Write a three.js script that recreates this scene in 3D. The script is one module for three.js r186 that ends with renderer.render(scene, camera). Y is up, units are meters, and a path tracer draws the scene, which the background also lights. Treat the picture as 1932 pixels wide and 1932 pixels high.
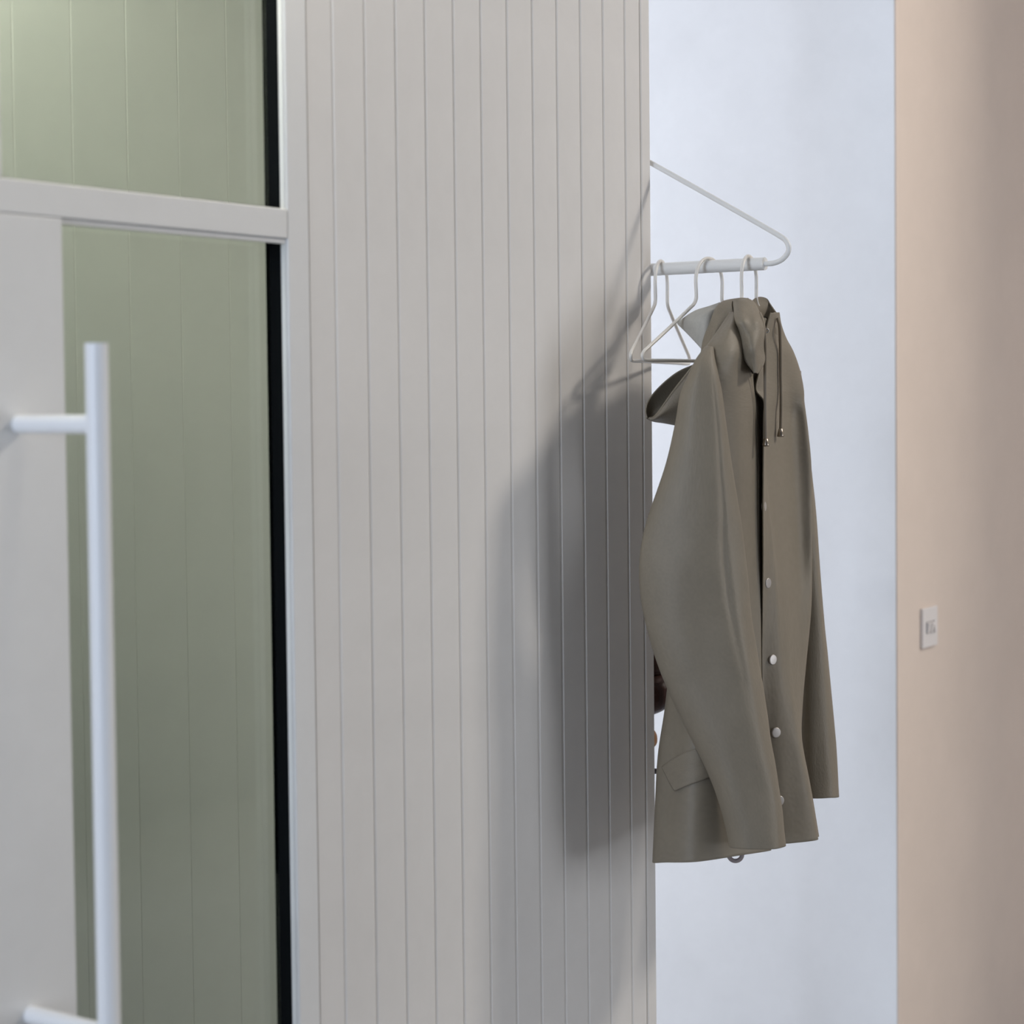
import * as THREE from 'three';
import { mergeGeometries } from 'three/addons/utils/BufferGeometryUtils.js';
import { RoundedBoxGeometry } from 'three/addons/geometries/RoundedBoxGeometry.js';
import { RectAreaLightUniformsLib } from 'three/addons/lights/RectAreaLightUniformsLib.js';

// ---------------------------------------------------------------- camera, sky, lights, exposure
// x: out of the panelled wall, y: up, -z: along that wall away from the camera
const scene = new THREE.Scene();
const H = 5.0, ZF = -7.0, ZB = 3.0, XR = 3.6;       // ceiling, far end, near end and right side of the hall
const camera = new THREE.PerspectiveCamera(2 * Math.atan(966 / 3660) * 180 / Math.PI, 1, 0.05, 60);
camera.position.set(1.58, 1.60, 0);
camera.rotation.order = 'YXZ';
camera.rotation.set(-2.2 * Math.PI / 180, 34.6 * Math.PI / 180, -0.0105);
camera.setViewOffset(1932, 1932, 0, 76, 1932, 1932);
camera.focus = 2.98; camera.userData.fStop = 3.6;
scene.background = new THREE.Color().setRGB(1.3, 1.5, 1.75);
RectAreaLightUniformsLib.init();
function areaLight(w, h, from, to, color, intensity) {
  const l = new THREE.RectAreaLight(new THREE.Color().setRGB(...color), intensity, w, h);
  l.position.set(...from); l.lookAt(...to); scene.add(l); return l;
}
// cool daylight entering by the window in the wall behind the camera
areaLight(1.06, 2.16, [0.63, 1.95, 2.97], [0.63, 1.95, 0], [0.84, 0.95, 1.15], 11.8);
// cool daylight in the side room behind the panelled wall, reaching the recess
areaLight(1.5, 2.3, [-1.75, 2.0, -.34], [-1.75, 2.0, -3], [0.89, 0.95, 1.09], 7.2);
// warm light of the hanging panel lamp further along the hall
const LAMP = { at: [3.05, 4.28, -5.25], to: [0.1, 1.4, -2.6], size: 0.6 };
areaLight(LAMP.size, LAMP.size, LAMP.at, LAMP.to, [1.0, 0.925, 0.835], 72);
// soft daylight from the low window across the hall
areaLight(1.16, 1.56, [XR - .02, 1.3, -3.75], [0, 1.3, -3.75], [0.96, 0.965, 1.0], 4.6);
const renderer = new THREE.WebGLRenderer({ antialias: true });
renderer.toneMapping = THREE.LinearToneMapping;
renderer.toneMappingExposure = 1.0;
renderer.shadowMap.enabled = true;

// ---------------------------------------------------------------- helpers
let seed = 7;
const rnd = () => { seed = (seed * 1664525 + 1013904223) >>> 0; return seed / 4294967296; };
const V = (x, y, z) => new THREE.Vector3(x, y, z);
const lin = (r, g, b) => new THREE.Color().setRGB(r, g, b);
function noiseTexture(size, layers, lo, hi, srgb, stretch = 1) {
  const h = (x, y, s) => { let n = (x * 374761393 + y * 668265263 + s * 1442695041) | 0; n = Math.imul(n ^ (n >>> 13), 1274126177); return ((n ^ (n >>> 16)) >>> 0) / 4294967296; };
  const data = new Uint8Array(size * size * 4);
  for (let y = 0; y < size; y++) for (let x = 0; x < size; x++) {
    let v = 0, a = 0;
    layers.forEach(([cells, amp], s) => {
      const fx = x / size * cells, fy = y / size * Math.max(1, Math.round(cells / stretch)), X = Math.floor(fx), Y = Math.floor(fy);
      const cy = Math.max(1, Math.round(cells / stretch)), ux = fx - X, uy = fy - Y, sx = ux * ux * (3 - 2 * ux), sy = uy * uy * (3 - 2 * uy);
      const g = (i, j) => h((X + i) % cells, (Y + j) % cy, s + 1);
      v += amp * ((g(0, 0) * (1 - sx) + g(1, 0) * sx) * (1 - sy) + (g(0, 1) * (1 - sx) + g(1, 1) * sx) * sy); a += amp;
    });
    const c = Math.round(255 * (lo + (hi - lo) * v / a)), i = (y * size + x) * 4;
    data[i] = data[i + 1] = data[i + 2] = c; data[i + 3] = 255;
  }
  const t = new THREE.DataTexture(data, size, size);
  t.wrapS = t.wrapT = THREE.RepeatWrapping; t.magFilter = THREE.LinearFilter; t.minFilter = THREE.LinearMipmapLinearFilter; t.generateMipmaps = true;
  if (srgb) t.colorSpace = THREE.SRGBColorSpace;
  t.needsUpdate = true; return t;
}
const paintBump = noiseTexture(256, [[64, 1], [128, 1], [24, .6]], 0, 1, false);
const paintTone = noiseTexture(256, [[6, 1], [17, .7], [60, .4]], 0.965, 1, true);
const fabricTone = noiseTexture(512, [[5, 1], [13, .8], [40, .5], [256, .8]], 0.88, 1, true);
const fabricBump = noiseTexture(512, [[256, 1], [128, .7], [12, .5]], 0, 1, false);
const woodTone = noiseTexture(512, [[8, 1], [40, .8], [120, .5]], 0.7, 1, true, 8);
const mat = (o) => new THREE.MeshStandardMaterial({ side: THREE.DoubleSide, ...o });
const paint = (color, roughness = 0.6, extra = {}) => mat({ color, roughness, map: paintTone, bumpMap: paintBump, bumpScale: 0.0002, ...extra });
const M = {
  panel: paint(lin(.81, .785, .755), .72), white: paint(lin(.82, .82, .82), .7), beige: paint(lin(.79, .67, .58), .75),
  frame: paint(lin(.81, .805, .79), .42), shell: paint(lin(.12, .13, .145), .8), ceiling: paint(lin(.82, .82, .82), .85),
  inner: paint(lin(.81, .81, .79), .7), dark: new THREE.MeshPhysicalMaterial({ color: lin(.006, .007, .008), roughness: .9, specularIntensity: .1 }),
  floor: mat({ color: lin(.44, .435, .425), roughness: .55, map: woodTone }),
  metalWhite: mat({ color: lin(.82, .82, .805), roughness: .38 }), hanger: mat({ color: lin(.80, .77, .72), roughness: .35 }),
  handle: mat({ color: lin(.87, .875, .88), roughness: .35 }),
  coat: new THREE.MeshPhysicalMaterial({ side: THREE.DoubleSide, color: lin(.258, .221, .166), roughness: .56, map: fabricTone, bumpMap: fabricBump, bumpScale: .0004, sheen: .15, sheenRoughness: .5, sheenColor: lin(.5, .43, .34) }),
  lining: mat({ color: lin(.52, .505, .46), roughness: .8, map: fabricTone, bumpMap: fabricBump, bumpScale: .0003 }),
  cord: mat({ color: lin(.28, .235, .18), roughness: .75 }),
  steel: mat({ color: lin(.50, .47, .445), roughness: .42, metalness: .55 }), brass: mat({ color: lin(.42, .36, .29), roughness: .3, metalness: 1 }),
  plastic: mat({ color: lin(.80, .76, .74), roughness: .4 }), gap: mat({ color: lin(.02, .018, .018), roughness: .9 }),
  leather: mat({ color: lin(.055, .014, .008), roughness: .45, map: fabricTone, bumpMap: fabricBump, bumpScale: .0006 }),
  tan: mat({ color: lin(.36, .17, .06), roughness: .5, map: fabricTone }), iron: mat({ color: lin(.05, .045, .05), roughness: .5 }),
  greyRing: mat({ color: lin(.34, .29, .285), roughness: .5 }),
  glass: new THREE.MeshPhysicalMaterial({ color: lin(.90, .945, .915), roughness: .06, transmission: 1, thickness: 0, ior: 1.5 }),
  clear: new THREE.MeshPhysicalMaterial({ color: lin(.97, .98, .98), roughness: .02, transmission: 1, thickness: 0, ior: 1.5 }),
  glowSoft: new THREE.MeshStandardMaterial({ color: 0xffffff, emissive: lin(1, .97, .9), emissiveIntensity: 1 }),
  glow: new THREE.MeshStandardMaterial({ color: 0xffffff, emissive: lin(1, .93, .85), emissiveIntensity: 6 }),
};
// uv in metres by the dominant axis of each face
function metreUV(g, s = 1) {
  if (g.index) g = g.toNonIndexed();
  const p = g.attributes.position, n = g.attributes.normal, uv = new Float32Array(p.count * 2);
  for (let i = 0; i < p.count; i++) {
    const ax = Math.abs(n.getX(i)), ay = Math.abs(n.getY(i)), az = Math.abs(n.getZ(i));
    const [a, b] = ax > ay && ax > az ? [p.getZ(i), p.getY(i)] : ay > az ? [p.getX(i), p.getZ(i)] : [p.getX(i), p.getY(i)];
    uv[2 * i] = a * s; uv[2 * i + 1] = b * s;
  }
  g.setAttribute('uv', new THREE.BufferAttribute(uv, 2)); return g;
}
const box = (x0, x1, y0, y1, z0, z1) => metreUV(new THREE.BoxGeometry(Math.abs(x1 - x0), Math.abs(y1 - y0), Math.abs(z1 - z0)).translate((x0 + x1) / 2, (y0 + y1) / 2, (z0 + z1) / 2));
const rbox = (x0, x1, y0, y1, z0, z1, r = .002) => metreUV(new RoundedBoxGeometry(Math.abs(x1 - x0), Math.abs(y1 - y0), Math.abs(z1 - z0), 2, r).translate((x0 + x1) / 2, (y0 + y1) / 2, (z0 + z1) / 2));
function tube(points, r, seg = 64, radial = 12, closed = false, type = 'centripetal') {
  const c = new THREE.CatmullRomCurve3(points.map((p) => p.isVector3 ? p : V(...p)), closed, type);
  const t = new THREE.TubeGeometry(c, seg, r, radial, closed);
  if (closed) return metreUV(t);
  const caps = [0, 1].map((k) => { const s = new THREE.SphereGeometry(r, radial, 6); const p = c.getPoint(k); return metreUV(s.translate(p.x, p.y, p.z)); });
  return mergeGeometries([metreUV(t), ...caps]);
}
function part(parent, name, geometry, material, label) {
  const list = Array.isArray(geometry) ? geometry.map((g) => g.index ? g.toNonIndexed() : g) : null;
  const m = new THREE.Mesh(list ? mergeGeometries(list) : geometry, material);
  m.name = name; m.castShadow = m.receiveShadow = true;
  if (label) m.userData.label = label;
  parent.add(m); return m;
}
const used = {};
const numbered = (n) => { used[n] = (used[n] ?? -1) + 1; return used[n] ? `${n}_${String(used[n]).padStart(3, '0')}` : n; };
function thing(name, label, category, [x, y, z] = [0, 0, 0], extra = {}) {
  const g = new THREE.Group(); g.name = numbered(name); g.position.set(x, y, z);
  g.userData = { label, category, ...extra }; scene.add(g); return g;
}
function structure(name, label, category, geometry, material) {
  const o = geometry ? new THREE.Mesh(Array.isArray(geometry) ? mergeGeometries(geometry) : geometry, material) : new THREE.Group();
  o.name = numbered(name); o.castShadow = o.receiveShadow = true; o.userData = { label, category, kind: 'structure' }; scene.add(o); return o;
}

// ---------------------------------------------------------------- room shell
const END = -2.689, CORNER = -3.655, SIDE = -3.0;   // end of the panelled wall, far corner of the recess, far side of the side room
{ // plank floor
  const f = structure('floor', 'pale wooden plank floor of the hall', 'floor');
  part(f, 'screed', box(SIDE - .12, XR + .15, -.12, -.02, ZB + .15, ZF - .15), M.floor);
  for (let i = 0; i < 30; i++) part(f, 'plank', rbox(SIDE + i * .221, SIDE + i * .221 + .218, -.02, 0, ZB, ZF, .0015), M.floor);
}
structure('ceiling', 'high plain ceiling over the hall', 'ceiling', box(SIDE - .12, XR + .15, H, H + .12, ZB + .15, ZF - .15), M.ceiling);
structure('wall_right', 'plain grey wall facing the panelled wall across the hall', 'wall',
  [box(XR, XR + .15, 0, H, ZB + .15, -3.15), box(XR, XR + .15, 0, H, -4.35, ZF - .15), box(XR, XR + .15, 0, .5, -3.15, -4.35), box(XR, XR + .15, 2.1, H, -3.15, -4.35)], M.shell);
{
  const w = structure('window_3', 'low white framed window in the wall across the hall', 'window');
  part(w, 'window_frame', [rbox(XR + .04, XR + .1, .5, 2.1, -3.15, -3.19), rbox(XR + .04, XR + .1, .5, 2.1, -4.31, -4.35), rbox(XR + .04, XR + .1, .5, .54, -3.19, -4.31), rbox(XR + .04, XR + .1, 2.06, 2.1, -3.19, -4.31)], M.frame);
  part(w, 'pane', box(XR + .065, XR + .071, .54, 2.06, -3.19, -4.31), M.clear);
}
structure('wall_front', 'plain grey wall closing the far end of the hall', 'wall', box(SIDE - .12, XR, 0, H, ZF, ZF - .15), M.shell);
structure('wall_back', 'plain grey wall with the tall daylight window', 'wall',
  [box(SIDE - .12, .08, 0, H, ZB, ZB + .15), box(1.18, XR, 0, H, ZB, ZB + .15), box(.08, 1.18, 0, .85, ZB, ZB + .15), box(.08, 1.18, 3.05, H, ZB, ZB + .15)], M.shell);
{
  const w = structure('window_1', 'tall white framed window letting cool daylight into the hall', 'window');
  part(w, 'window_frame', [rbox(.08, .12, .85, 3.05, ZB + .04, ZB + .1), rbox(1.14, 1.18, .85, 3.05, ZB + .04, ZB + .1), rbox(.12, 1.14, .85, .9, ZB + .04, ZB + .1), rbox(.12, 1.14, 3.0, 3.05, ZB + .04, ZB + .1), rbox(.61, .65, .9, 3.0, ZB + .04, ZB + .1)], M.frame);
  part(w, 'pane', box(.12, .61, .9, 3.0, ZB + .065, ZB + .071), M.clear);
  part(w, 'pane', box(.65, 1.14, .9, 3.0, ZB + .065, ZB + .071), M.clear);
}
// the panelled wall: backing, lintel over the glazed door, then one board after another
const PITCH = .0646, G0 = -1.901;
function boardGeometry(w, y0, y1, t = .014, c = .0042, d = c * .5) {   // chamfered vertical board: front at x = 0, running from z = 0 to z = -w
  const s = new THREE.Shape();
  s.moveTo(-t, 0); s.lineTo(-d, 0); s.lineTo(0, c); s.lineTo(0, w - c); s.lineTo(-d, w); s.lineTo(-t, w); s.closePath();
  const g = new THREE.ExtrudeGeometry(s, { depth: y1 - y0, bevelEnabled: false });
  g.rotateX(-Math.PI / 2).translate(0, y0, 0);
  g.computeVertexNormals(); return metreUV(g);
}
const leftWall = structure('wall_left', 'warm white tongue and groove panelled wall ending beside the raincoat', 'wall');
{
  part(leftWall, 'backing', [box(-.034, -.014, 0, H, G0 + .004, END + .008), box(-.47, -.12, 0, H, -2.57, END), box(-.12, -.012, 0, H, ZB, -.55), box(-.12, -.012, 2.66, H, -.55, G0 + .049), box(-.12, -.0145, 0, H, -2.57, END + .002)], M.panel);
  const full = boardGeometry(PITCH, 0, H);
  for (let k = 0; k < 11; k++) part(leftWall, 'board', full, M.panel).position.z = G0 - k * PITCH;
  part(leftWall, 'board', boardGeometry(.0478, 0, H), M.panel).position.z = G0 - 11 * PITCH;
  part(leftWall, 'corner_trim', boardGeometry(-END - 2.6600, 0, H, .03, .003, .0015), M.panel).position.z = -2.6600;
  for (let k = 0; k < 54; k++) part(leftWall, 'board', full, M.panel).position.z = ZB - .01 - k * PITCH;   // nearer than the door, outside the picture
  const over = boardGeometry(PITCH - .0008, 2.66, H);
  for (let k = 1; k <= 20; k++) part(leftWall, 'board', over, M.panel).position.z = G0 + .05 - .002 + (k) * PITCH - .0;
}
structure('wall_alcove', 'bright white recess wall behind the raincoat', 'wall', box(SIDE, -.003, 0, H, CORNER, CORNER - .03), M.white);
structure('wall_side_room', 'white wall closing the far side of the side room', 'wall', box(SIDE - .12, SIDE, 0, H, -.2, CORNER - .03), M.white);
structure('wall_side_window', 'white side room wall around its daylight window', 'wall',
  [box(SIDE, -2.55, 0, H, -.2, -.3), box(-.95, -.47, 0, H, -.2, -.3), box(-2.55, -.95, 0, .8, -.2, -.3), box(-2.55, -.95, 3.2, H, -.2, -.3)], M.white);
{
  const w = structure('window_2', 'wide white framed window lighting the side room', 'window');
  part(w, 'window_frame', [rbox(-2.55, -2.5, .8, 3.2, -.23, -.27), rbox(-1, -.95, .8, 3.2, -.23, -.27), rbox(-2.5, -1, .8, .85, -.23, -.27), rbox(-2.5, -1, 3.15, 3.2, -.23, -.27)], M.frame);
  part(w, 'pane', box(-2.5, -1, .85, 3.15, -.247, -.253), M.clear);
}
structure('wall_hall', 'warm beige plastered wall carrying the light switch', 'wall', box(-.15, 0, 0, H, CORNER - .003, ZF), M.beige);
structure('wall_shade_pier', 'beige wall pier added out of view to shade the wall past the light switch', 'wall', box(0, 1.38, 0, H, -4.54, -4.69), M.beige);  // added out of view: blocks light so the beige wall darkens to the right
// store room behind the glazed door
{
  const w = structure('wall_store', 'pale boarded wall inside the store behind the glazed door', 'wall');
  part(w, 'backing', [box(-.47, -.434, 0, H, -.2, -2.57), box(-.43, -.1, 0, 2.8, -.40, -.5), box(-.43, -.12, 2.72, 2.8, -.5, -2.57)], M.inner);
  const b = boardGeometry(.1025, 0, 2.72, .014, .002);
  for (let k = 0; k < 20; k++) { const m = part(w, 'board', b, M.inner); m.position.set(-.42, 0, -.52 - k * .1025); }
}

// ---------------------------------------------------------------- glazed door with long pull handle
{
  const d = structure('door_1', 'white glazed door with long bar pull handle and transom pane above', 'door');
  const D0 = -.0352, zL = -.56, zR = -1.852;                         // leaf back, hinge side, closing side
  const rail = [1.797, 1.8335], lowL = -1.447, upL = -1.366, glR = -1.812;
  part(d, 'stile', rbox(D0, 0, 0, 2.65, glR, zR, .0025), M.frame);
  part(d, 'stile', rbox(D0, 0, 0, rail[0], lowL, lowL + .14, .0025), M.frame);
  part(d, 'stile', rbox(D0, 0, rail[1], 2.65, upL, lowL + .14, .0025), M.frame);
  part(d, 'rail', rbox(D0, 0, rail[0], rail[1], lowL + .14, glR, .002), M.frame);
  part(d, 'rail', rbox(D0, 0, 0, .22, lowL, glR, .002), M.frame);
  part(d, 'rail', rbox(D0, 0, 2.59, 2.65, upL, glR, .002), M.frame);
  part(d, 'door_panel', box(D0 + .01, -.006, 0, 2.65, zL, lowL + .14), M.frame);
  // glazing beads set just behind the face, then the dark gasket round each pane
  for (const [y0, y1, z0] of [[.22, rail[0], lowL], [rail[1], 2.59, upL]]) {
    part(d, 'bead', [rbox(-.011, -.0035, y1 - .006, y1, z0, glR, .001), rbox(-.011, -.0035, y0, y1, glR + .0015, glR, .0007)], M.frame);
    part(d, 'gasket', [box(-.0353, -.0115, y0, y1, glR + .002, glR), box(-.0353, -.0115, y1 - .002, y1, z0, glR), box(-.0353, -.0115, y0, y0 + .002, z0, glR), box(-.0353, -.0115, y0, y1, z0, z0 - .002)], M.dark, 'black glazing gasket');
    part(d, 'pane', box(-.034, -.029, y0 + .002, y1 - .002, z0 - .002, glR + .002), M.glass, 'greenish glass pane');
  }
  const hx = .118, hz = -1.381;
  const h = part(d, 'handle', metreUV(new THREE.CylinderGeometry(.0118, .0118, .75, 28).translate(hx, 1.659 - .375, hz)), M.handle, 'white round bar pull handle');
  for (const y of [1.577, .951]) part(h, 'post', metreUV(new THREE.CylinderGeometry(.0098, .0098, hx, 24).rotateZ(Math.PI / 2).translate(hx / 2, y, hz)), M.handle);
  structure('trim_1', 'flat white casing strip between glazed door and first board', 'trim', rbox(-.03, -.0008, 0, H, zR - .001, G0 + .0004, .0012), M.panel);
}

// ---------------------------------------------------------------- coat rack on the end face of the panelled wall
const RZ = -2.705, RY = 1.8025;
{
  const r = thing('coat_rack', 'white metal coat rack with thick rail and bent triangular rod', 'coat rack', [0, RY, RZ]);
  part(r, 'rail', [metreUV(new THREE.CylinderGeometry(.0101, .0101, .5, 32).rotateZ(Math.PI / 2).translate(.194 - .25, 0, 0))], M.metalWhite);
  // the rod: out of the rail end, round the bend, up the slope to the hidden corner and down to the rail again
  const loop = [V(.15, 0, 0), V(.19, 0, 0), V(.208, 0, 0), V(.2225, .0045, 0), V(.2335, .0155, 0), V(.2345, .0245, 0), V(.229, .0345, 0), V(.2195, .0412, 0), V(.19, .0585, 0), V(.107, .1057, 0), V(-.011, .1718, 0), V(-.26, .311, 0), V(-.285, .315, 0), V(-.296, .298, 0), V(-.296, .15, 0), V(-.296, 0, 0)];
  part(r, 'rod', tube(loop, .0041, 220, 14), M.metalWhite);
  for (const [x, y] of [[-.05, 0], [-.25, 0], [-.24, .30]]) part(r, 'bracket', metreUV(new THREE.CylinderGeometry(.006, .006, .018, 16).rotateX(Math.PI / 2).translate(x, y, .008)), M.metalWhite);
}
function hanger(x, yaw, label) {
  const g = thing('coat_hanger', label, 'coat hanger', [x, RY, RZ], { group: 'wire hangers on the coat rack' });
  const r = .0028, top = .0101 + r, half = [];
  for (let i = 0; i <= 7; i++) { const a = i / 7 * Math.PI / 2; half.push([.0415 * Math.sin(a) ** .95, top - .038 * (1 - Math.cos(a))]); }
  half.push([.0405, -.042], [.0405, -.051], [.0455, -.0585], [.062, -.068], [.12, -.098], [.185, -.1305], [.1965, -.1365], [.201, -.1425], [.198, -.1475], [.188, -.149], [.12, -.149], [.04, -.149]);
  const pts = half.slice().reverse().map(([v, h]) => V(0, h, -v)).concat(half.slice(1).map(([v, h]) => V(0, h, v)));
  part(g, 'wire_frame', tube(pts, r, 320, 12, true), M.hanger);
  g.rotation.y = yaw; return g;
}
hanger(.0085, .29, 'bare white wire hanger beside the panelled wall, twisted edge-on');
hanger(.0955, -.02, 'bare white wire hanger in the middle between empty hanger and raincoat');
hanger(.166, .2, 'white wire hanger carrying the raincoat');

// ---------------------------------------------------------------- raincoat
// A cloth sheet: a grid of control points, splined both ways, given a real thickness.
class Sheet {
  constructor(grid, closed = false) { this.rows = grid.map((r) => r.map((p) => V(...p))); this.closed = closed; }
  static spline(list, t, closed) {
    const n = list.length, k = closed ? n : n - 1, f = Math.min(Math.max(t, 0), 1) * k, i = Math.min(Math.floor(f), k - 1), w = f - i;
    const get = (j) => closed ? list[(j + n) % n] : list[Math.min(Math.max(j, 0), n - 1)];
    const [a, b, c, d] = [get(i - 1), get(i), get(i + 1), get(i + 2)], w2 = w * w, w3 = w2 * w;
    const m = (p, q, r, s) => .5 * (2 * q + (r - p) * w + (2 * p - 5 * q + 4 * r - s) * w2 + (3 * q - p - 3 * r + s) * w3);
    return V(m(a.x, b.x, c.x, d.x), m(a.y, b.y, c.y, d.y), m(a.z, b.z, c.z, d.z));
  }
  at(u, v) { return Sheet.spline(this.rows.map((r) => Sheet.spline(r, u, this.closed)), v, false); }
  normal(u, v) {
    const e = .002, a = this.at(u + e, v).sub(this.at(u - e, v)), b = this.at(u, Math.min(v + e, 1)).sub(this.at(u, Math.max(v - e, 0)));
    return a.cross(b).normalize();
  }
  geometry(nu, nv, thick = .0016, ripple = null, sign = 1) {
    const cols = []; for (let j = 0; j <= nv; j++) { cols.push([]); }
    // spline once per column of u, then along v
    for (let i = 0; i <= nu; i++) {
      const u = i / nu, line = this.rows.map((r) => Sheet.spline(r, u, this.closed));
      for (let j = 0; j <= nv; j++) cols[j].push(Sheet.spline(line, j / nv, false));
    }
    const nrm = cols.map((r, j) => r.map((_, i) => {
      const l = this.closed ? cols[j][(i - 1 + nu) % nu] : cols[j][Math.max(i - 1, 0)], rr = this.closed ? cols[j][(i + 1) % nu] : cols[j][Math.min(i + 1, nu)];
      const a = rr.clone().sub(l), b = cols[Math.min(j + 1, nv)][i].clone().sub(cols[Math.max(j - 1, 0)][i]);
      return a.cross(b).normalize().multiplyScalar(sign);
    }));
    if (ripple) for (let j = 0; j <= nv; j++) for (let i = 0; i <= nu; i++) cols[j][i].addScaledVector(nrm[j][i], ripple(i / nu, j / nv));
    const pos = [], uv = [], idx = [], W = nu + 1, N = W * (nv + 1);
    for (const side of [0, 1]) for (let j = 0; j <= nv; j++) for (let i = 0; i <= nu; i++) {
      const p = cols[j][i], n = nrm[j][i];
      pos.push(p.x - n.x * thick * side, p.y - n.y * thick * side, p.z - n.z * thick * side); uv.push(i / nu * .55, j / nv * .85);
    }
    const quad = (a, b, c, d) => idx.push(a, b, c, a, c, d);
    for (let j = 0; j < nv; j++) for (let i = 0; i < nu; i++) {
      const a = j * W + i; quad(a, a + 1, a + W + 1, a + W); quad(N + a, N + a + W, N + a + W + 1, N + a + 1);
    }
    for (let i = 0; i < nu; i++) { quad(i, N + i, N + i + 1, i + 1); const a = nv * W + i; quad(a, a + 1, N + a + 1, N + a); }
    if (!this.closed) for (let j = 0; j < nv; j++) { const a = j * W; quad(a, a + W, N + a + W, N + a); const b = a + nu; quad(b, N + b, N + b + W, b + W); }
    const g = new THREE.BufferGeometry();
    g.setAttribute('position', new THREE.Float32BufferAttribute(pos, 3)); g.setAttribute('uv', new THREE.Float32BufferAttribute(uv, 2)); g.setIndex(idx);
    g.computeVertexNormals(); return g;
  }
}
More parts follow.
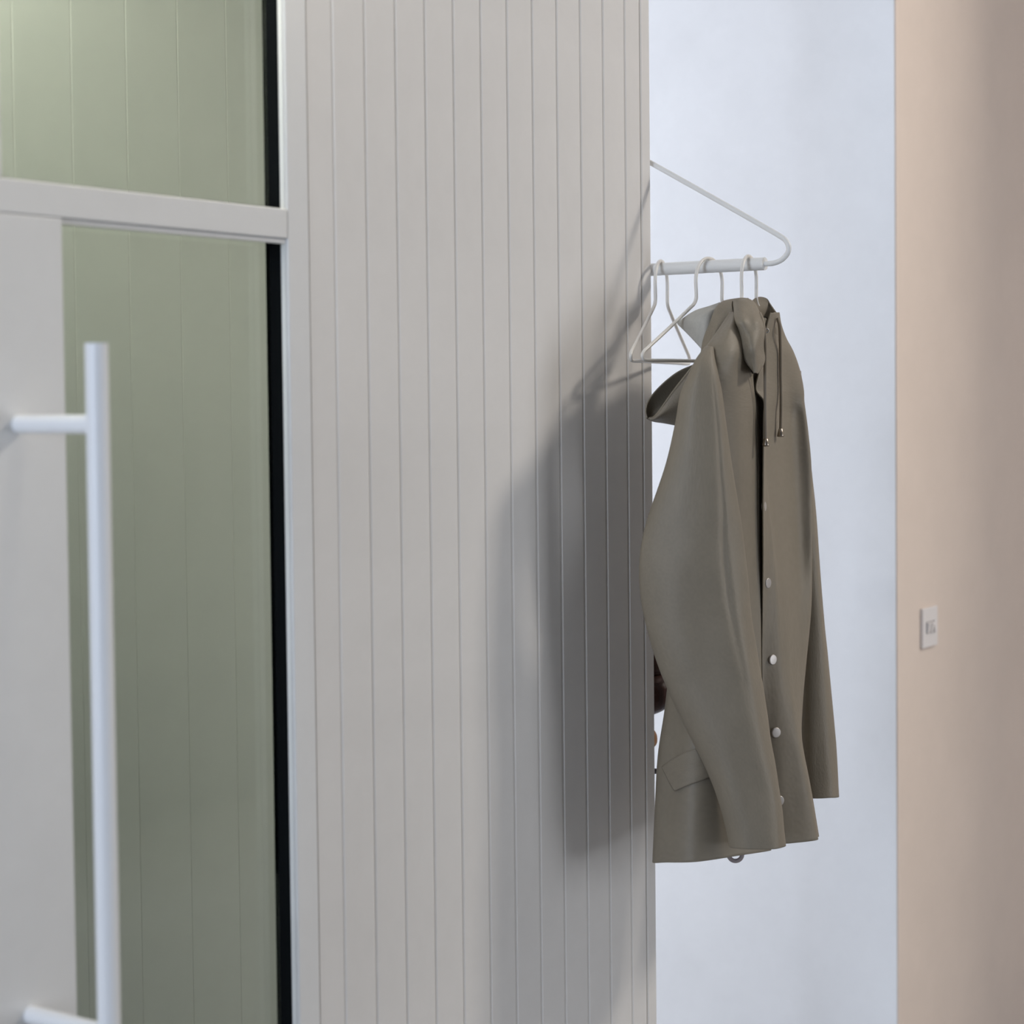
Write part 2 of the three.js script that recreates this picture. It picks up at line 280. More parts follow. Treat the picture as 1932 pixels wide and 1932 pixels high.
// control points in metres, measured from the coat's own origin at hem height under its hanger
const snapPts = [.079,.065,.197];
const bodyGrid = [
  [[.043,.846,-.003],[.044,.846,-.006],[.043,.847,-.015],[.038,.848,-.035],[.026,.849,-.065],[-.006,.851,-.103],[-.022,.851,-.068],[-.011,.848,.006],[.019,.845,.081],[.028,.844,.091],[.036,.844,.093],[.031,.845,.066],[.027,.845,.052],[.025,.846,.041],[.017,.847,.012]],
  [[.043,.828,.009],[.043,.828,.003],[.042,.829,-.009],[.034,.83,-.042],[.019,.831,-.086],[-.015,.833,-.123],[-.036,.833,-.084],[-.018,.83,.014],[.021,.826,.109],[.037,.825,.128],[.052,.825,.137],[.045,.826,.097],[.032,.827,.057],[.03,.828,.046],[.022,.829,.018]],
  [[.044,.807,.021],[.044,.807,.013],[.04,.807,-.001],[.031,.808,-.052],[.014,.81,-.113],[-.023,.812,-.148],[-.052,.811,-.104],[-.027,.808,.022],[.024,.805,.143],[.041,.804,.162],[.06,.803,.169],[.062,.804,.134],[.038,.806,.064],[.036,.806,.053],[.028,.807,.024]],
  [[.045,.784,.03],[.044,.785,.02],[.041,.785,.005],[.033,.786,-.058],[.018,.787,-.132],[-.023,.788,-.165],[-.061,.789,-.114],[-.035,.786,.034],[.022,.783,.172],[.04,.783,.188],[.062,.782,.191],[.072,.782,.156],[.041,.784,.063],[.039,.784,.052],[.031,.785,.024]],
  [[.046,.756,.042],[.045,.756,.031],[.042,.756,.014],[.029,.757,-.075],[.019,.757,-.153],[-.025,.758,-.183],[-.074,.759,-.125],[-.054,.758,.031],[.003,.756,.174],[.027,.755,.196],[.057,.755,.203],[.069,.755,.159],[.041,.756,.064],[.039,.756,.053],[.032,.756,.025]],
  [[.044,.728,.049],[.044,.728,.032],[.042,.728,.009],[.026,.728,-.094],[.026,.727,-.151],[-.02,.728,-.18],[-.075,.729,-.118],[-.062,.729,.036],[-.009,.729,.175],[.017,.728,.196],[.05,.728,.201],[.065,.728,.153],[.044,.728,.063],[.042,.728,.052],[.034,.728,.023]],
  [[.055,.71,.044],[.05,.71,.028],[.042,.71,.006],[.023,.709,-.104],[.028,.709,-.148],[-.019,.709,-.177],[-.074,.71,-.115],[-.063,.711,.037],[-.012,.711,.173],[.014,.711,.193],[.047,.711,.198],[.063,.711,.148],[.045,.71,.062],[.043,.71,.051],[.036,.71,.023]],
  [[.056,.691,.048],[.049,.691,.029],[.039,.691,.004],[.02,.689,-.114],[.031,.689,-.147],[-.016,.689,-.175],[-.072,.69,-.112],[-.064,.692,.038],[-.015,.693,.171],[.011,.693,.191],[.045,.693,.195],[.061,.693,.146],[.046,.692,.062],[.044,.691,.051],[.036,.691,.023]],
  [[.056,.659,.051],[.048,.659,.03],[.037,.658,.003],[.024,.655,-.111],[.037,.655,-.144],[-.01,.654,-.172],[-.069,.655,-.107],[-.065,.658,.038],[-.019,.661,.166],[.007,.662,.186],[.042,.662,.191],[.059,.661,.141],[.046,.659,.062],[.044,.659,.051],[.037,.658,.023]],
  [[.056,.611,.054],[.049,.61,.031],[.041,.609,.004],[.03,.605,-.106],[.045,.604,-.138],[-.003,.602,-.166],[-.063,.604,-.1],[-.065,.609,.038],[-.025,.613,.158],[.002,.614,.179],[.038,.615,.183],[.056,.614,.135],[.048,.611,.062],[.046,.611,.051],[.038,.609,.023]],
  [[.056,.546,.056],[.053,.545,.032],[.046,.543,.003],[.038,.537,-.098],[.051,.536,-.128],[.003,.533,-.155],[-.059,.536,-.089],[-.068,.542,.039],[-.034,.549,.148],[-.006,.551,.169],[.031,.552,.174],[.052,.55,.126],[.049,.546,.063],[.047,.546,.052],[.039,.544,.023]],
  [[.058,.473,.059],[.059,.472,.035],[.057,.47,.006],[.047,.462,-.087],[.058,.461,-.114],[.009,.457,-.141],[-.054,.46,-.074],[-.068,.468,.046],[-.039,.476,.148],[-.009,.479,.172],[.031,.481,.179],[.051,.478,.125],[.052,.474,.066],[.05,.473,.056],[.043,.471,.027]],
  [[.059,.393,.062],[.065,.391,.039],[.068,.388,.011],[.062,.382,-.056],[.064,.378,-.098],[.014,.372,-.124],[-.049,.376,-.056],[-.069,.385,.055],[-.045,.396,.148],[-.013,.4,.174],[.03,.403,.183],[.049,.398,.123],[.056,.394,.071],[.054,.392,.06],[.046,.389,.031]],
  [[.06,.312,.065],[.07,.31,.043],[.077,.308,.017],[.074,.303,-.026],[.065,.296,-.077],[.016,.29,-.104],[-.046,.293,-.037],[-.07,.303,.064],[-.051,.313,.147],[-.016,.319,.176],[.03,.324,.188],[.048,.317,.121],[.059,.313,.075],[.057,.311,.064],[.05,.308,.035]],
  [[.063,.247,.067],[.077,.246,.045],[.088,.244,.019],[.08,.239,-.017],[.064,.233,-.063],[.015,.228,-.09],[-.047,.23,-.023],[-.071,.236,.077],[-.052,.244,.16],[-.018,.25,.186],[.029,.255,.195],[.05,.25,.127],[.062,.246,.078],[.06,.245,.067],[.053,.241,.039]],
  [[.066,.19,.069],[.083,.19,.047],[.098,.189,.02],[.086,.185,-.011],[.066,.179,-.051],[.016,.175,-.078],[-.048,.177,-.01],[-.074,.178,.091],[-.056,.181,.173],[-.021,.188,.197],[.027,.194,.202],[.051,.19,.133],[.065,.186,.081],[.063,.186,.07],[.056,.183,.041]],
  [[.07,.133,.07],[.09,.133,.046],[.107,.133,.016],[.096,.13,-.011],[.078,.125,-.048],[.027,.122,-.073],[-.041,.123,-.001],[-.072,.119,.101],[-.056,.119,.183],[-.021,.126,.204],[.027,.132,.207],[.054,.13,.138],[.069,.127,.083],[.067,.128,.072],[.059,.125,.043]],
  [[.074,.084,.071],[.096,.085,.045],[.115,.084,.013],[.105,.083,-.011],[.089,.079,-.044],[.036,.076,-.069],[-.036,.077,.005],[-.07,.07,.109],[-.055,.067,.192],[-.021,.074,.211],[.028,.081,.211],[.058,.08,.141],[.073,.077,.084],[.071,.078,.073],[.064,.075,.045]],
  [[.078,.036,.071],[.101,.036,.044],[.122,.036,.01],[.114,.035,-.01],[.099,.031,-.041],[.046,.029,-.064],[-.03,.029,.012],[-.067,.022,.117],[-.054,.019,.199],[-.019,.026,.217],[.03,.033,.214],[.062,.032,.143],[.079,.029,.085],[.077,.029,.074],[.069,.026,.045]]
];
const sleeveGrid = [
  [[.041,.79,.198],[.044,.79,.202],[.048,.79,.204],[.05,.79,.204],[.051,.79,.202],[.051,.79,.198],[.049,.79,.193],[.046,.79,.189],[.042,.79,.188],[.039,.79,.19]],
  [[.038,.772,.22],[.044,.772,.227],[.051,.772,.229],[.056,.772,.227],[.061,.772,.222],[.061,.772,.216],[.058,.772,.206],[.054,.772,.201],[.045,.772,.202],[.038,.772,.208]],
  [[.033,.751,.232],[.041,.751,.24],[.051,.751,.242],[.059,.751,.238],[.067,.751,.231],[.068,.751,.223],[.065,.751,.21],[.059,.751,.204],[.045,.751,.207],[.035,.751,.215]],
  [[.023,.722,.24],[.033,.722,.249],[.047,.722,.25],[.059,.722,.244],[.07,.722,.234],[.073,.722,.224],[.07,.722,.207],[.062,.722,.202],[.044,.722,.207],[.028,.722,.219]],
  [[.017,.679,.244],[.028,.679,.254],[.045,.679,.255],[.06,.679,.247],[.074,.678,.234],[.078,.678,.222],[.075,.678,.204],[.066,.678,.198],[.043,.678,.205],[.024,.678,.221]],
  [[.006,.617,.252],[.019,.618,.263],[.041,.618,.262],[.06,.618,.251],[.078,.617,.235],[.084,.617,.221],[.082,.616,.2],[.071,.616,.194],[.043,.616,.205],[.017,.616,.225]],
  [[-.014,.548,.263],[.002,.549,.274],[.03,.549,.27],[.056,.549,.255],[.081,.548,.234],[.09,.548,.216],[.089,.546,.192],[.077,.546,.187],[.039,.546,.204],[.003,.546,.23]],
  [[-.023,.514,.266],[-.005,.515,.277],[.025,.516,.272],[.054,.515,.256],[.081,.515,.233],[.091,.514,.214],[.091,.512,.187],[.077,.511,.182],[.035,.511,.2],[-.004,.512,.23]],
  [[-.029,.482,.266],[-.01,.483,.278],[.022,.484,.273],[.053,.484,.256],[.082,.483,.231],[.093,.482,.211],[.092,.48,.182],[.078,.479,.176],[.033,.479,.196],[-.009,.479,.228]],
  [[-.032,.451,.264],[-.012,.453,.277],[.022,.454,.272],[.053,.454,.254],[.084,.453,.229],[.095,.452,.207],[.094,.449,.177],[.079,.448,.171],[.032,.448,.191],[-.011,.449,.224]],
  [[-.032,.419,.26],[-.011,.422,.274],[.024,.423,.27],[.056,.423,.252],[.086,.422,.226],[.097,.421,.204],[.095,.418,.172],[.08,.416,.165],[.033,.416,.186],[-.011,.417,.219]],
  [[-.028,.389,.256],[-.007,.392,.271],[.028,.393,.267],[.059,.393,.249],[.09,.392,.223],[.1,.391,.201],[.098,.387,.168],[.082,.386,.161],[.035,.385,.181],[-.008,.386,.214]],
  [[-.02,.353,.251],[.001,.356,.266],[.035,.358,.263],[.066,.358,.245],[.095,.357,.22],[.105,.355,.198],[.104,.351,.166],[.088,.35,.158],[.042,.349,.177],[-.001,.35,.21]],
  [[-.011,.321,.245],[.01,.324,.26],[.043,.326,.258],[.072,.326,.241],[.101,.325,.216],[.11,.323,.195],[.108,.319,.163],[.093,.317,.155],[.048,.317,.173],[.007,.317,.204]],
  [[-.002,.296,.24],[.018,.299,.255],[.049,.301,.253],[.078,.301,.237],[.105,.3,.213],[.114,.298,.193],[.112,.294,.162],[.096,.292,.153],[.053,.291,.169],[.015,.292,.2]],
  [[.015,.25,.23],[.034,.253,.245],[.063,.255,.245],[.089,.256,.231],[.113,.255,.209],[.12,.253,.189],[.117,.248,.159],[.103,.246,.15],[.064,.245,.163],[.029,.246,.191]],
  [[.029,.214,.221],[.047,.217,.237],[.074,.22,.238],[.097,.22,.226],[.119,.219,.205],[.125,.217,.187],[.121,.213,.158],[.107,.21,.147],[.071,.209,.159],[.04,.209,.183]],
  [[.042,.18,.213],[.059,.184,.229],[.084,.186,.231],[.105,.186,.22],[.125,.185,.202],[.13,.183,.184],[.126,.179,.155],[.113,.176,.144],[.079,.175,.153],[.051,.176,.176]],
  [[.054,.144,.206],[.071,.148,.222],[.094,.15,.225],[.114,.15,.215],[.131,.149,.198],[.136,.147,.181],[.131,.143,.153],[.118,.14,.141],[.087,.139,.149],[.061,.14,.17]],
  [[.064,.109,.2],[.08,.112,.217],[.102,.114,.22],[.12,.115,.211],[.137,.114,.195],[.141,.112,.178],[.136,.108,.151],[.123,.105,.139],[.093,.104,.145],[.069,.104,.165]],
  [[.071,.08,.196],[.086,.083,.213],[.107,.085,.217],[.125,.085,.208],[.14,.084,.193],[.144,.083,.176],[.138,.079,.15],[.126,.076,.137],[.098,.075,.142],[.075,.076,.161]],
  [[.075,.058,.194],[.09,.06,.21],[.111,.062,.214],[.127,.062,.206],[.142,.061,.191],[.145,.06,.176],[.14,.057,.149],[.127,.055,.136],[.1,.053,.14],[.079,.054,.159]]
];
const farSleeveGrid = [
  [[-.012,.758,-.18],[-.006,.758,-.171],[0,.758,-.166],[.004,.758,-.167],[.007,.758,-.171],[.006,.758,-.177],[.002,.758,-.19],[-.004,.758,-.2],[-.013,.758,-.204],[-.016,.758,-.199]],
  [[-.009,.706,-.177],[-.002,.706,-.167],[.006,.706,-.161],[.01,.706,-.162],[.014,.706,-.168],[.013,.706,-.175],[.008,.706,-.189],[.001,.706,-.2],[-.008,.706,-.203],[-.013,.706,-.197]],
  [[-.005,.645,-.174],[.003,.646,-.162],[.012,.646,-.156],[.018,.646,-.158],[.022,.646,-.165],[.022,.645,-.173],[.017,.645,-.189],[.009,.645,-.2],[-.002,.645,-.203],[-.009,.645,-.196]],
  [[-.002,.597,-.17],[.007,.598,-.157],[.017,.598,-.15],[.024,.598,-.152],[.029,.598,-.159],[.028,.597,-.169],[.022,.597,-.187],[.015,.596,-.198],[.003,.596,-.201],[-.005,.596,-.193]],
  [[.003,.555,-.167],[.012,.556,-.151],[.023,.557,-.144],[.03,.557,-.146],[.035,.557,-.154],[.035,.556,-.164],[.028,.555,-.184],[.02,.554,-.196],[.008,.554,-.198],[0,.554,-.19]],
  [[.006,.516,-.162],[.017,.517,-.146],[.028,.518,-.138],[.036,.518,-.14],[.041,.518,-.148],[.04,.517,-.159],[.033,.516,-.181],[.025,.515,-.193],[.012,.514,-.195],[.003,.514,-.187]],
  [[.01,.444,-.157],[.021,.445,-.141],[.033,.446,-.134],[.041,.447,-.136],[.047,.446,-.145],[.046,.445,-.156],[.04,.443,-.178],[.031,.442,-.19],[.017,.441,-.192],[.008,.442,-.183]],
  [[.014,.353,-.152],[.025,.356,-.136],[.038,.357,-.129],[.048,.357,-.133],[.055,.357,-.142],[.055,.355,-.153],[.049,.353,-.176],[.04,.351,-.188],[.024,.35,-.19],[.013,.351,-.179]],
  [[.018,.295,-.147],[.029,.298,-.132],[.043,.299,-.125],[.053,.299,-.129],[.061,.299,-.139],[.062,.298,-.151],[.056,.295,-.174],[.046,.293,-.186],[.029,.291,-.187],[.017,.292,-.175]],
  [[.021,.215,-.141],[.032,.218,-.126],[.047,.22,-.12],[.059,.22,-.125],[.068,.219,-.136],[.069,.218,-.148],[.064,.214,-.171],[.054,.212,-.184],[.035,.21,-.184],[.021,.211,-.171]],
  [[.023,.157,-.136],[.035,.16,-.121],[.051,.162,-.116],[.063,.162,-.121],[.073,.161,-.132],[.074,.16,-.145],[.07,.156,-.168],[.059,.154,-.181],[.039,.152,-.181],[.024,.153,-.167]],
  [[.025,.098,-.131],[.037,.101,-.116],[.054,.103,-.111],[.067,.103,-.117],[.079,.103,-.129],[.081,.101,-.142],[.076,.098,-.166],[.065,.095,-.179],[.043,.093,-.178],[.027,.094,-.163]],
  [[.027,.069,-.126],[.04,.072,-.112],[.056,.073,-.107],[.07,.073,-.113],[.082,.073,-.126],[.084,.071,-.139],[.08,.068,-.162],[.068,.066,-.176],[.046,.064,-.175],[.029,.065,-.16]]
];
const liningGrid = [
  [[-.085,.833,.062],[-.085,.833,.061],[-.085,.832,.061],[-.085,.831,.061]],
  [[-.065,.842,.071],[-.057,.836,.081],[-.054,.826,.083],[-.057,.815,.08]],
  [[-.044,.851,.075],[-.033,.84,.09],[-.029,.822,.094],[-.036,.8,.09]],
  [[-.025,.857,.067],[-.016,.844,.084],[-.015,.817,.089],[-.023,.786,.088]],
  [[-.014,.863,.053],[-.012,.847,.053],[-.016,.814,.057],[-.022,.78,.069]]
];
const rollGrid = [
  [[-.016,.782,.111],[-.001,.781,.125],[.007,.78,.129],[.009,.779,.12],[-.005,.779,.082],[-.022,.781,.075]],
  [[-.015,.805,.103],[0,.802,.117],[.008,.8,.121],[.01,.798,.113],[-.004,.797,.074],[-.021,.802,.067]],
  [[-.013,.825,.095],[.003,.819,.109],[.011,.815,.113],[.013,.81,.104],[-.001,.807,.065],[-.018,.817,.059]],
  [[-.009,.844,.085],[.007,.836,.098],[.017,.83,.102],[.02,.824,.093],[.007,.818,.053],[-.013,.832,.048]],
  [[-.003,.859,.074],[.013,.85,.088],[.022,.843,.091],[.025,.837,.082],[.012,.831,.043],[-.007,.846,.037]],
  [[.007,.867,.061],[.021,.858,.075],[.029,.851,.08],[.031,.844,.072],[.017,.838,.033],[.001,.853,.026]],
  [[.02,.869,.046],[.032,.863,.062],[.038,.858,.068],[.038,.853,.061],[.021,.85,.024],[.009,.861,.013]],
  [[.028,.864,.028],[.038,.857,.046],[.042,.853,.053],[.04,.848,.047],[.022,.845,.011],[.014,.856,-.002]],
  [[.034,.853,.019],[.042,.848,.038],[.045,.844,.046],[.041,.84,.041],[.021,.837,.006],[.016,.846,-.009]]
];
const foldGrid = [
  [[.027,.863,.086],[.038,.863,.099],[.045,.862,.097],[.043,.863,.081],[.042,.864,.07],[.034,.864,.063],[.027,.864,.068]],
  [[.033,.855,.097],[.046,.854,.109],[.054,.854,.101],[.057,.854,.087],[.055,.855,.069],[.042,.856,.058],[.031,.856,.065]],
  [[.043,.843,.111],[.057,.842,.122],[.064,.842,.111],[.07,.842,.099],[.065,.843,.072],[.047,.845,.055],[.035,.845,.063]],
  [[.055,.83,.127],[.069,.829,.138],[.076,.829,.127],[.082,.829,.115],[.072,.83,.08],[.05,.832,.053],[.038,.832,.062]],
  [[.059,.817,.127],[.072,.816,.139],[.081,.816,.132],[.085,.816,.115],[.075,.817,.08],[.052,.819,.052],[.04,.819,.061]],
  [[.061,.801,.126],[.074,.8,.138],[.086,.8,.138],[.086,.801,.115],[.075,.801,.08],[.053,.802,.052],[.042,.803,.06]],
  [[.063,.787,.126],[.076,.786,.138],[.089,.786,.141],[.086,.786,.115],[.076,.787,.08],[.054,.788,.053],[.043,.788,.06]],
  [[.067,.774,.123],[.079,.774,.136],[.089,.774,.137],[.087,.774,.116],[.075,.774,.081],[.054,.775,.053],[.045,.775,.059]],
  [[.072,.763,.121],[.082,.763,.134],[.088,.763,.133],[.085,.763,.117],[.072,.763,.084],[.053,.764,.054],[.047,.764,.059]],
  [[.077,.752,.117],[.086,.752,.132],[.085,.752,.129],[.082,.752,.12],[.067,.752,.088],[.05,.753,.057],[.048,.753,.058]]
];
const lobeGrid = [
  [[-.03,.773,.093],[-.031,.732,.092],[-.039,.697,.078],[-.051,.67,.057],[-.065,.721,.029],[-.049,.772,.052]],
  [[-.038,.762,.099],[-.039,.726,.098],[-.047,.694,.084],[-.059,.671,.063],[-.073,.72,.034],[-.056,.768,.057]],
  [[-.05,.744,.107],[-.05,.716,.106],[-.058,.691,.092],[-.07,.673,.07],[-.089,.715,.046],[-.078,.756,.073]],
  [[-.063,.724,.116],[-.061,.705,.114],[-.068,.688,.099],[-.079,.675,.077],[-.103,.705,.06],[-.098,.736,.089]],
  [[-.078,.7,.124],[-.076,.692,.125],[-.084,.684,.11],[-.095,.679,.088],[-.116,.697,.075],[-.112,.715,.101]],
  [[-.089,.687,.127],[-.086,.685,.132],[-.095,.683,.118],[-.107,.681,.096],[-.12,.689,.089],[-.115,.698,.107]],
  [[-.098,.685,.126],[-.092,.685,.136],[-.101,.685,.122],[-.114,.684,.101],[-.116,.685,.102],[-.111,.686,.11]]
];
const collarGrid = [
  [[.005,.865,-.015],[-.003,.873,-.046],[-.006,.875,-.068],[-.005,.872,-.087],[.004,.861,-.087],[.031,.843,-.056],[.04,.839,-.025],[.041,.837,-.002],[.039,.84,.018],[.028,.85,.019]],
  [[.005,.857,-.014],[-.003,.865,-.046],[-.006,.868,-.068],[-.005,.865,-.087],[.005,.854,-.086],[.031,.836,-.056],[.04,.832,-.025],[.041,.83,-.001],[.04,.833,.018],[.028,.843,.019]],
  [[.006,.848,-.015],[-.001,.856,-.044],[-.004,.858,-.065],[-.003,.855,-.082],[.006,.844,-.082],[.032,.827,-.054],[.04,.822,-.026],[.04,.821,-.004],[.038,.824,.015],[.027,.834,.016]],
  [[.004,.833,-.026],[-.001,.841,-.049],[-.002,.843,-.065],[0,.84,-.079],[.008,.829,-.08],[.029,.812,-.059],[.034,.808,-.037],[.033,.807,-.019],[.03,.81,-.005],[.021,.82,-.003]]
];
const cord1Pts = [[.067,.842,.078],[.075,.833,.085],[.082,.817,.093],[.081,.795,.088],[.068,.756,.063],[.064,.707,.055],[.065,.653,.056]];
const cord2Pts = [[.044,.837,-.028],[.048,.829,-.025],[.044,.806,-.036],[.039,.757,-.047],[.039,.707,-.048],[.039,.665,-.046]];
const tipsPts = [[.065,.653,.056],[.066,.641,.058],[.04,.666,-.044],[.04,.653,-.043]];
const ringPts = [.024,.017,.085];
const eyePts = [.046,.818,.014];
const btnPts = [[[.036,.66,.023],[.932,0,-.362]],[[.056,.549,.045],[.981,0,-.195]],[[.062,.432,.046],[.996,0,.094]],[[.07,.315,.047],[.945,0,.327]],[[.079,.205,.055],[.851,0,.526]],[[.086,.102,.059],[.815,0,.579]]];
{
  const c = thing('raincoat', 'olive grey hooded raincoat with metal snap buttons hanging on the rack', 'raincoat', [0.16, 0.88, -2.70]);
  const S = Math.sin;
  const body = new Sheet(bodyGrid), sl = new Sheet(sleeveGrid, true), fs = new Sheet(farSleeveGrid, true);
  const b = part(c, 'body', body.geometry(150, 130, .0018, (u, v) => v > .15 ? .0022 * S(v * 9 + u * 17) * S(u * 31 + 2 * v) * Math.min(1, (v - .15) * 4, Math.max(0, .96 - v) * 10) * (1 - Math.exp(-(((u - .142) / .03) ** 2))) : 0), M.coat);
  const s1 = part(c, 'sleeve', sl.geometry(96, 140, .0018, (u, v) => .0022 * S(u * 6.283 * 3 + 5 * v) * S(v * 11 + 1) * Math.min(1, v * 4, Math.max(0, .96 - v) * 10) + .0045 * Math.exp(-(((u - .435 + .03 * v) / .022) ** 2)) * Math.max(0, 1 - Math.abs(v - .4) / .32)), M.coat);
  const s2 = part(c, 'sleeve', fs.geometry(64, 80, .0018, (u, v) => .002 * S(u * 6.283 * 2 + 4 * v) * S(v * 9) * Math.min(1, Math.max(0, .94 - v) * 10)), M.coat);
  const ringSeam = (sh, v, n) => { const p = []; for (let i = 0; i < n; i++) p.push(sh.at(i / n, v)); return p; };
  part(s1, 'cuff_seam', tube(ringSeam(sl, .972, 80), .0008, 200, 5, true), M.coat);
  part(s2, 'cuff_seam', tube(ringSeam(fs, .955, 60), .0008, 160, 5, true), M.coat);
  const line = (sh, uv) => tube(uv.map(([u, v]) => sh.at(u, v)), .0009, 120, 5);
  const range = (a, z, n, f) => Array.from({ length: n + 1 }, (_, i) => f(a + (z - a) * i / n));
  part(b, 'placket_seam', line(body, range(.36, .995, 40, (v) => [.142, v])), M.coat);
  part(b, 'hem_seam', line(body, range(.02, .98, 60, (u) => [u, .975])), M.coat);
  // hood
  const hood = part(c, 'hood', new Sheet(foldGrid, true).geometry(72, 60, .0016, (u, v) => .0015 * S(v * 14 + u * 9)), M.coat);
  part(hood, 'hood_roll', new Sheet(rollGrid, true).geometry(60, 60, .0016, (u, v) => .0012 * S(v * 16 + u * 6.283 * 2)), M.coat);
  part(hood, 'hood_lining', new Sheet(liningGrid).geometry(30, 30, .0014), M.lining, 'pale grey inside of the hood');
  const lb = new Sheet(lobeGrid);
  part(hood, 'hood_back', lb.geometry(60, 50, .0016), M.coat, 'hood hanging down at the back');
  part(hood, 'hood_rim', tube(range(0, 1, 24, (v) => lb.at(0, v)), .0022, 80, 8), M.coat);
  part(c, 'collar', new Sheet(collarGrid, true).geometry(80, 30, .0018), M.coat);
  // draw cords with metal ends
  for (const [pts, k] of [[cord1Pts, 0], [cord2Pts, 2]]) {
    const d = part(c, 'draw_cord', tube(pts, .0027, 90, 10), M.cord);
    const a = V(...tipsPts[k]), e = V(...tipsPts[k + 1]), h = a.distanceTo(e);
    const lathe = new THREE.LatheGeometry([[.0001, 0], [.0052, .0006], [.0054, .003], [.0045, .007], [.003, h], [.0001, h + .0005]].map(([x, y]) => new THREE.Vector2(x, y)), 20).translate(e.x, e.y, e.z);
    part(d, 'cord_end', metreUV(lathe), M.brass, 'ribbed metal cord end');
  }
  // snap buttons
  for (const [p, n] of btnPts) {
    const g = metreUV(new THREE.LatheGeometry([[.0001, .0018], [.0066, .0018], [.0076, .0013], [.0079, .0004], [.0079, -.002]].map(([x, y]) => new THREE.Vector2(x, y)), 28));
    const m = part(c, 'snap_button', g, M.steel, 'round metal snap button');
    m.position.set(...p); m.quaternion.setFromUnitVectors(V(0, 1, 0), V(...n).normalize());
  }
  const ey = part(c, 'eyelet', metreUV(new THREE.TorusGeometry(.0028, .0012, 8, 20)), M.steel, 'metal cord eyelet'); ey.position.set(...eyePts); ey.rotation.y = .6;
  const snap = part(s1, 'cuff_snap', metreUV(new THREE.CylinderGeometry(.0042, .0042, .003, 18).rotateX(Math.PI / 2)), M.steel, 'small metal cuff snap'); snap.position.set(...snapPts); snap.rotation.y = -.9;
  // pocket flap on the near side, cuff snap, hem loop
  const flapPts = [];
  for (let j = 0; j <= 6; j++) {
    flapPts.push([]);
    for (let i = 0; i <= 8; i++) {
      const a = i / 8, k = j / 6, u = (.617 * (1 - a) + .708 * a) * (1 - k) + (.665 * (1 - a) + .735 * a) * k, v = (.852 * (1 - a) + .828 * a) * (1 - k) + (.884 * (1 - a) + .866 * a) * k;
      const n = body.normal(u, v); if (n.z < 0) n.negate();
      flapPts[j].push(body.at(u, v).addScaledVector(n, .0045).toArray());
    }
  }
  part(c, 'pocket_flap', new Sheet(flapPts).geometry(24, 14, .0022), M.coat);
  const loop = part(c, 'hem_loop', metreUV(new THREE.TorusGeometry(.0102, .0034, 12, 40)), M.greyRing, 'grey ring loop at the hem'); loop.position.set(...ringPts); loop.rotation.y = .55;
}

// ---------------------------------------------------------------- things hung on the end face behind the coat
function pouch(x0, x1, y0, y1, z, depth, bulge, round = .75) {   // soft bag: flat back at z, front bellied away from the wall face
  const g = new THREE.SphereGeometry(.5, 40, 28), p = g.attributes.position;
  for (let i = 0; i < p.count; i++) {
    const X = p.getX(i) * 2, Y = p.getY(i) * 2, Z = p.getZ(i) * 2;
    const sq = (t, k) => Math.sign(t) * Math.abs(t) ** k, w = 1 - bulge * (Y + 1) / 2;
    p.setXYZ(i, (x0 + x1) / 2 + (x1 - x0) / 2 * sq(X, round) * w, (y0 + y1) / 2 + (y1 - y0) / 2 * sq(Y, round), z - depth / 2 - depth / 2 * sq(Z, .8));
  }
  g.computeVertexNormals(); return metreUV(g);
}
{
  const bag = thing('leather_bag', 'dark brown leather bag hanging behind the raincoat', 'bag', [-.1, 1.08, -2.70]);
  const P = (g) => g.translate(.1, -1.08, 2.70);
  part(bag, 'bag_body', P(pouch(-.19, -.001, 1.066, 1.156, -2.7, .09, 0, .95)), M.leather);
  part(bag, 'bag_flap', P(pouch(-.2, -.004, 1.132, 1.206, -2.7, .1, .2, .7)), M.leather);
  part(bag, 'clasp', P(metreUV(new THREE.SphereGeometry(.003, 12, 8).translate(-.018, 1.189, -2.705))), M.steel, 'small bright clasp');
  part(bag, 'strap', P(tube([[-.17, 1.19, -2.72], [-.14, 1.3, -2.712], [-.1, 1.418, -2.712], [-.06, 1.3, -2.712], [-.035, 1.2, -2.72]], .006, 60, 8)), M.leather);
  const peg = thing('wall_peg', 'wooden peg holding the brown bag strap', 'peg', [-.1, 1.41, END]);
  part(peg, 'shaft', metreUV(new THREE.CylinderGeometry(.007, .007, .05, 16).rotateX(Math.PI / 2).translate(0, 0, -.025)), M.tan);
  part(peg, 'knob', metreUV(new THREE.SphereGeometry(.012, 18, 12).translate(0, 0, -.054)), M.tan);
  const tanBag = thing('tan_pouch', 'small tan leather pouch under the dark brown bag', 'pouch', [-.08, .99, -2.70]);
  part(tanBag, 'pouch_body', pouch(-.16, -.0225, 1.012, 1.062, -2.7, .06, .05).translate(.08, -.99, 2.70), M.tan);
  part(tanBag, 'strap', tube([[-.06, .06, -.03], [-.05, .068, -.014], [-.035, .06, -.03]], .003, 30, 6), M.tan);
  const rod = thing('iron_rod', 'dark metal rod showing in the gap between wall and raincoat', 'rod', [-.2, .984, -2.735]);
  part(rod, 'bar', metreUV(new THREE.CylinderGeometry(.0045, .0045, .26, 16).rotateZ(Math.PI / 2).translate(.09, 0, 0)), M.iron);
  part(rod, 'mount', rbox(-.05, -.02, -.02, .02, .0, .046, .003), M.iron);
}

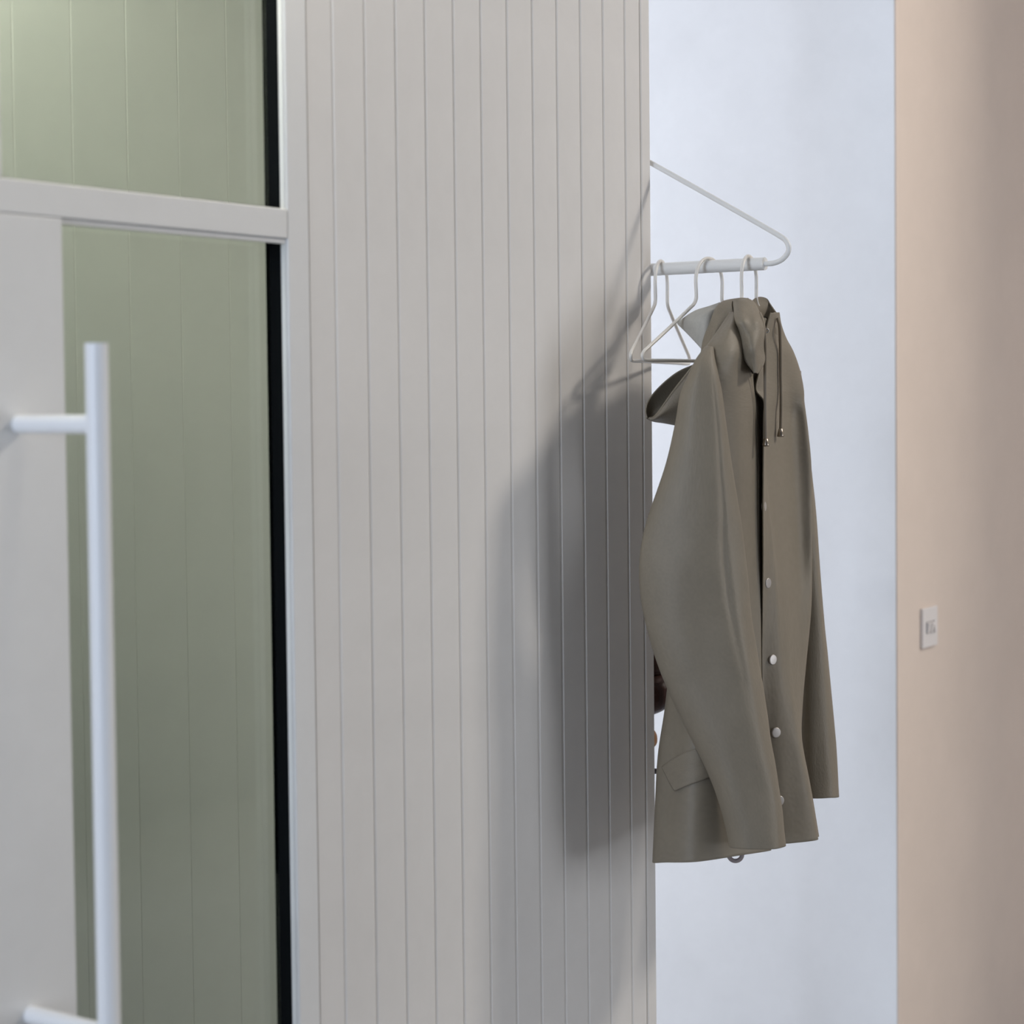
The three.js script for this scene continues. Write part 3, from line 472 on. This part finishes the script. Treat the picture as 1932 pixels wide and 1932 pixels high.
// ---------------------------------------------------------------- light switch
{
  const s = thing('light_switch', 'white three gang light switch plate on the beige wall', 'light switch', [0, 1.112, -3.812]);
  part(s, 'plate', metreUV(new RoundedBoxGeometry(.007, .083, .078, 3, .002).translate(.0035, 0, 0)), M.plastic);
  for (const k of [-1, 0, 1]) {
    part(s, 'switch_slot', box(.0066, .0073, -.0122, .0122, k * .0166 - .0065, k * .0166 + .0065), M.gap, 'dark gap round the rocker');
    const r = part(s, 'rocker', metreUV(new RoundedBoxGeometry(.008, .022, .0112, 2, .0012)), M.plastic); r.position.set(.0083, 0, k * .0166); r.rotation.z = k < 0 ? .16 : -.16;
  }
}

// ---------------------------------------------------------------- lamps outside the picture
{
  const l = thing('panel_lamp', 'square warm white panel lamp hung high in the hall', 'lamp', LAMP.at);
  const dir = V(...LAMP.to).sub(V(...LAMP.at)).normalize();
  const head = new THREE.Group(); head.name = 'lamp_head'; head.lookAt(dir); l.add(head);
  const s = LAMP.size / 2;
  part(head, 'housing', rbox(-s - .03, s + .03, -s - .03, s + .03, -.09, -.02, .006), M.metalWhite);
  part(head, 'diffuser', box(-s, s, -s, s, -.02, -.012), M.glow);
  part(l, 'suspension', [metreUV(new THREE.CylinderGeometry(.004, .004, H - LAMP.at[1] - .06, 8).translate(0, (H - LAMP.at[1]) / 2 + .03, 0))], M.metalWhite);
}
{
  const at = [-.22, 2.58, -1.5];
  const l = thing('added_store_lamp', 'small strip lamp added unseen under the store ceiling to brighten the boards', 'lamp', at);  // added out of view to brighten the boards behind the glass
  part(l, 'housing', rbox(-.04, .04, .0, .12, -.5, .5, .004), M.metalWhite);
  part(l, 'diffuser', box(-.035, .035, -.006, 0, -.48, .48), M.glowSoft);
  areaLight(.07, .96, [at[0], at[1] - .012, at[2]], [at[0] - .001, 0, at[2]], [1, .94, .79], 50);
  const v = thing('added_fill_lamp', 'upright strip lamp added unseen in the store corner as even fill light', 'lamp', [-.1, 1.3, -2.52]);  // added fill light, hidden behind the panelled wall, evens out the boards
  part(v, 'housing', rbox(-.035, .035, -1.1, 1.1, -.03, .01, .004), M.metalWhite);
  part(v, 'diffuser', box(-.03, .03, -1.08, 1.08, .01, .016), M.glowSoft);
  areaLight(.06, 2.16, [-.1, 1.3, -2.5], [-.1, 1.3, 0], [.97, .99, 1], 1.2);
}
scene.traverse((o) => { if (o.isMesh) o.castShadow = o.receiveShadow = true; });
renderer.render(scene, camera);
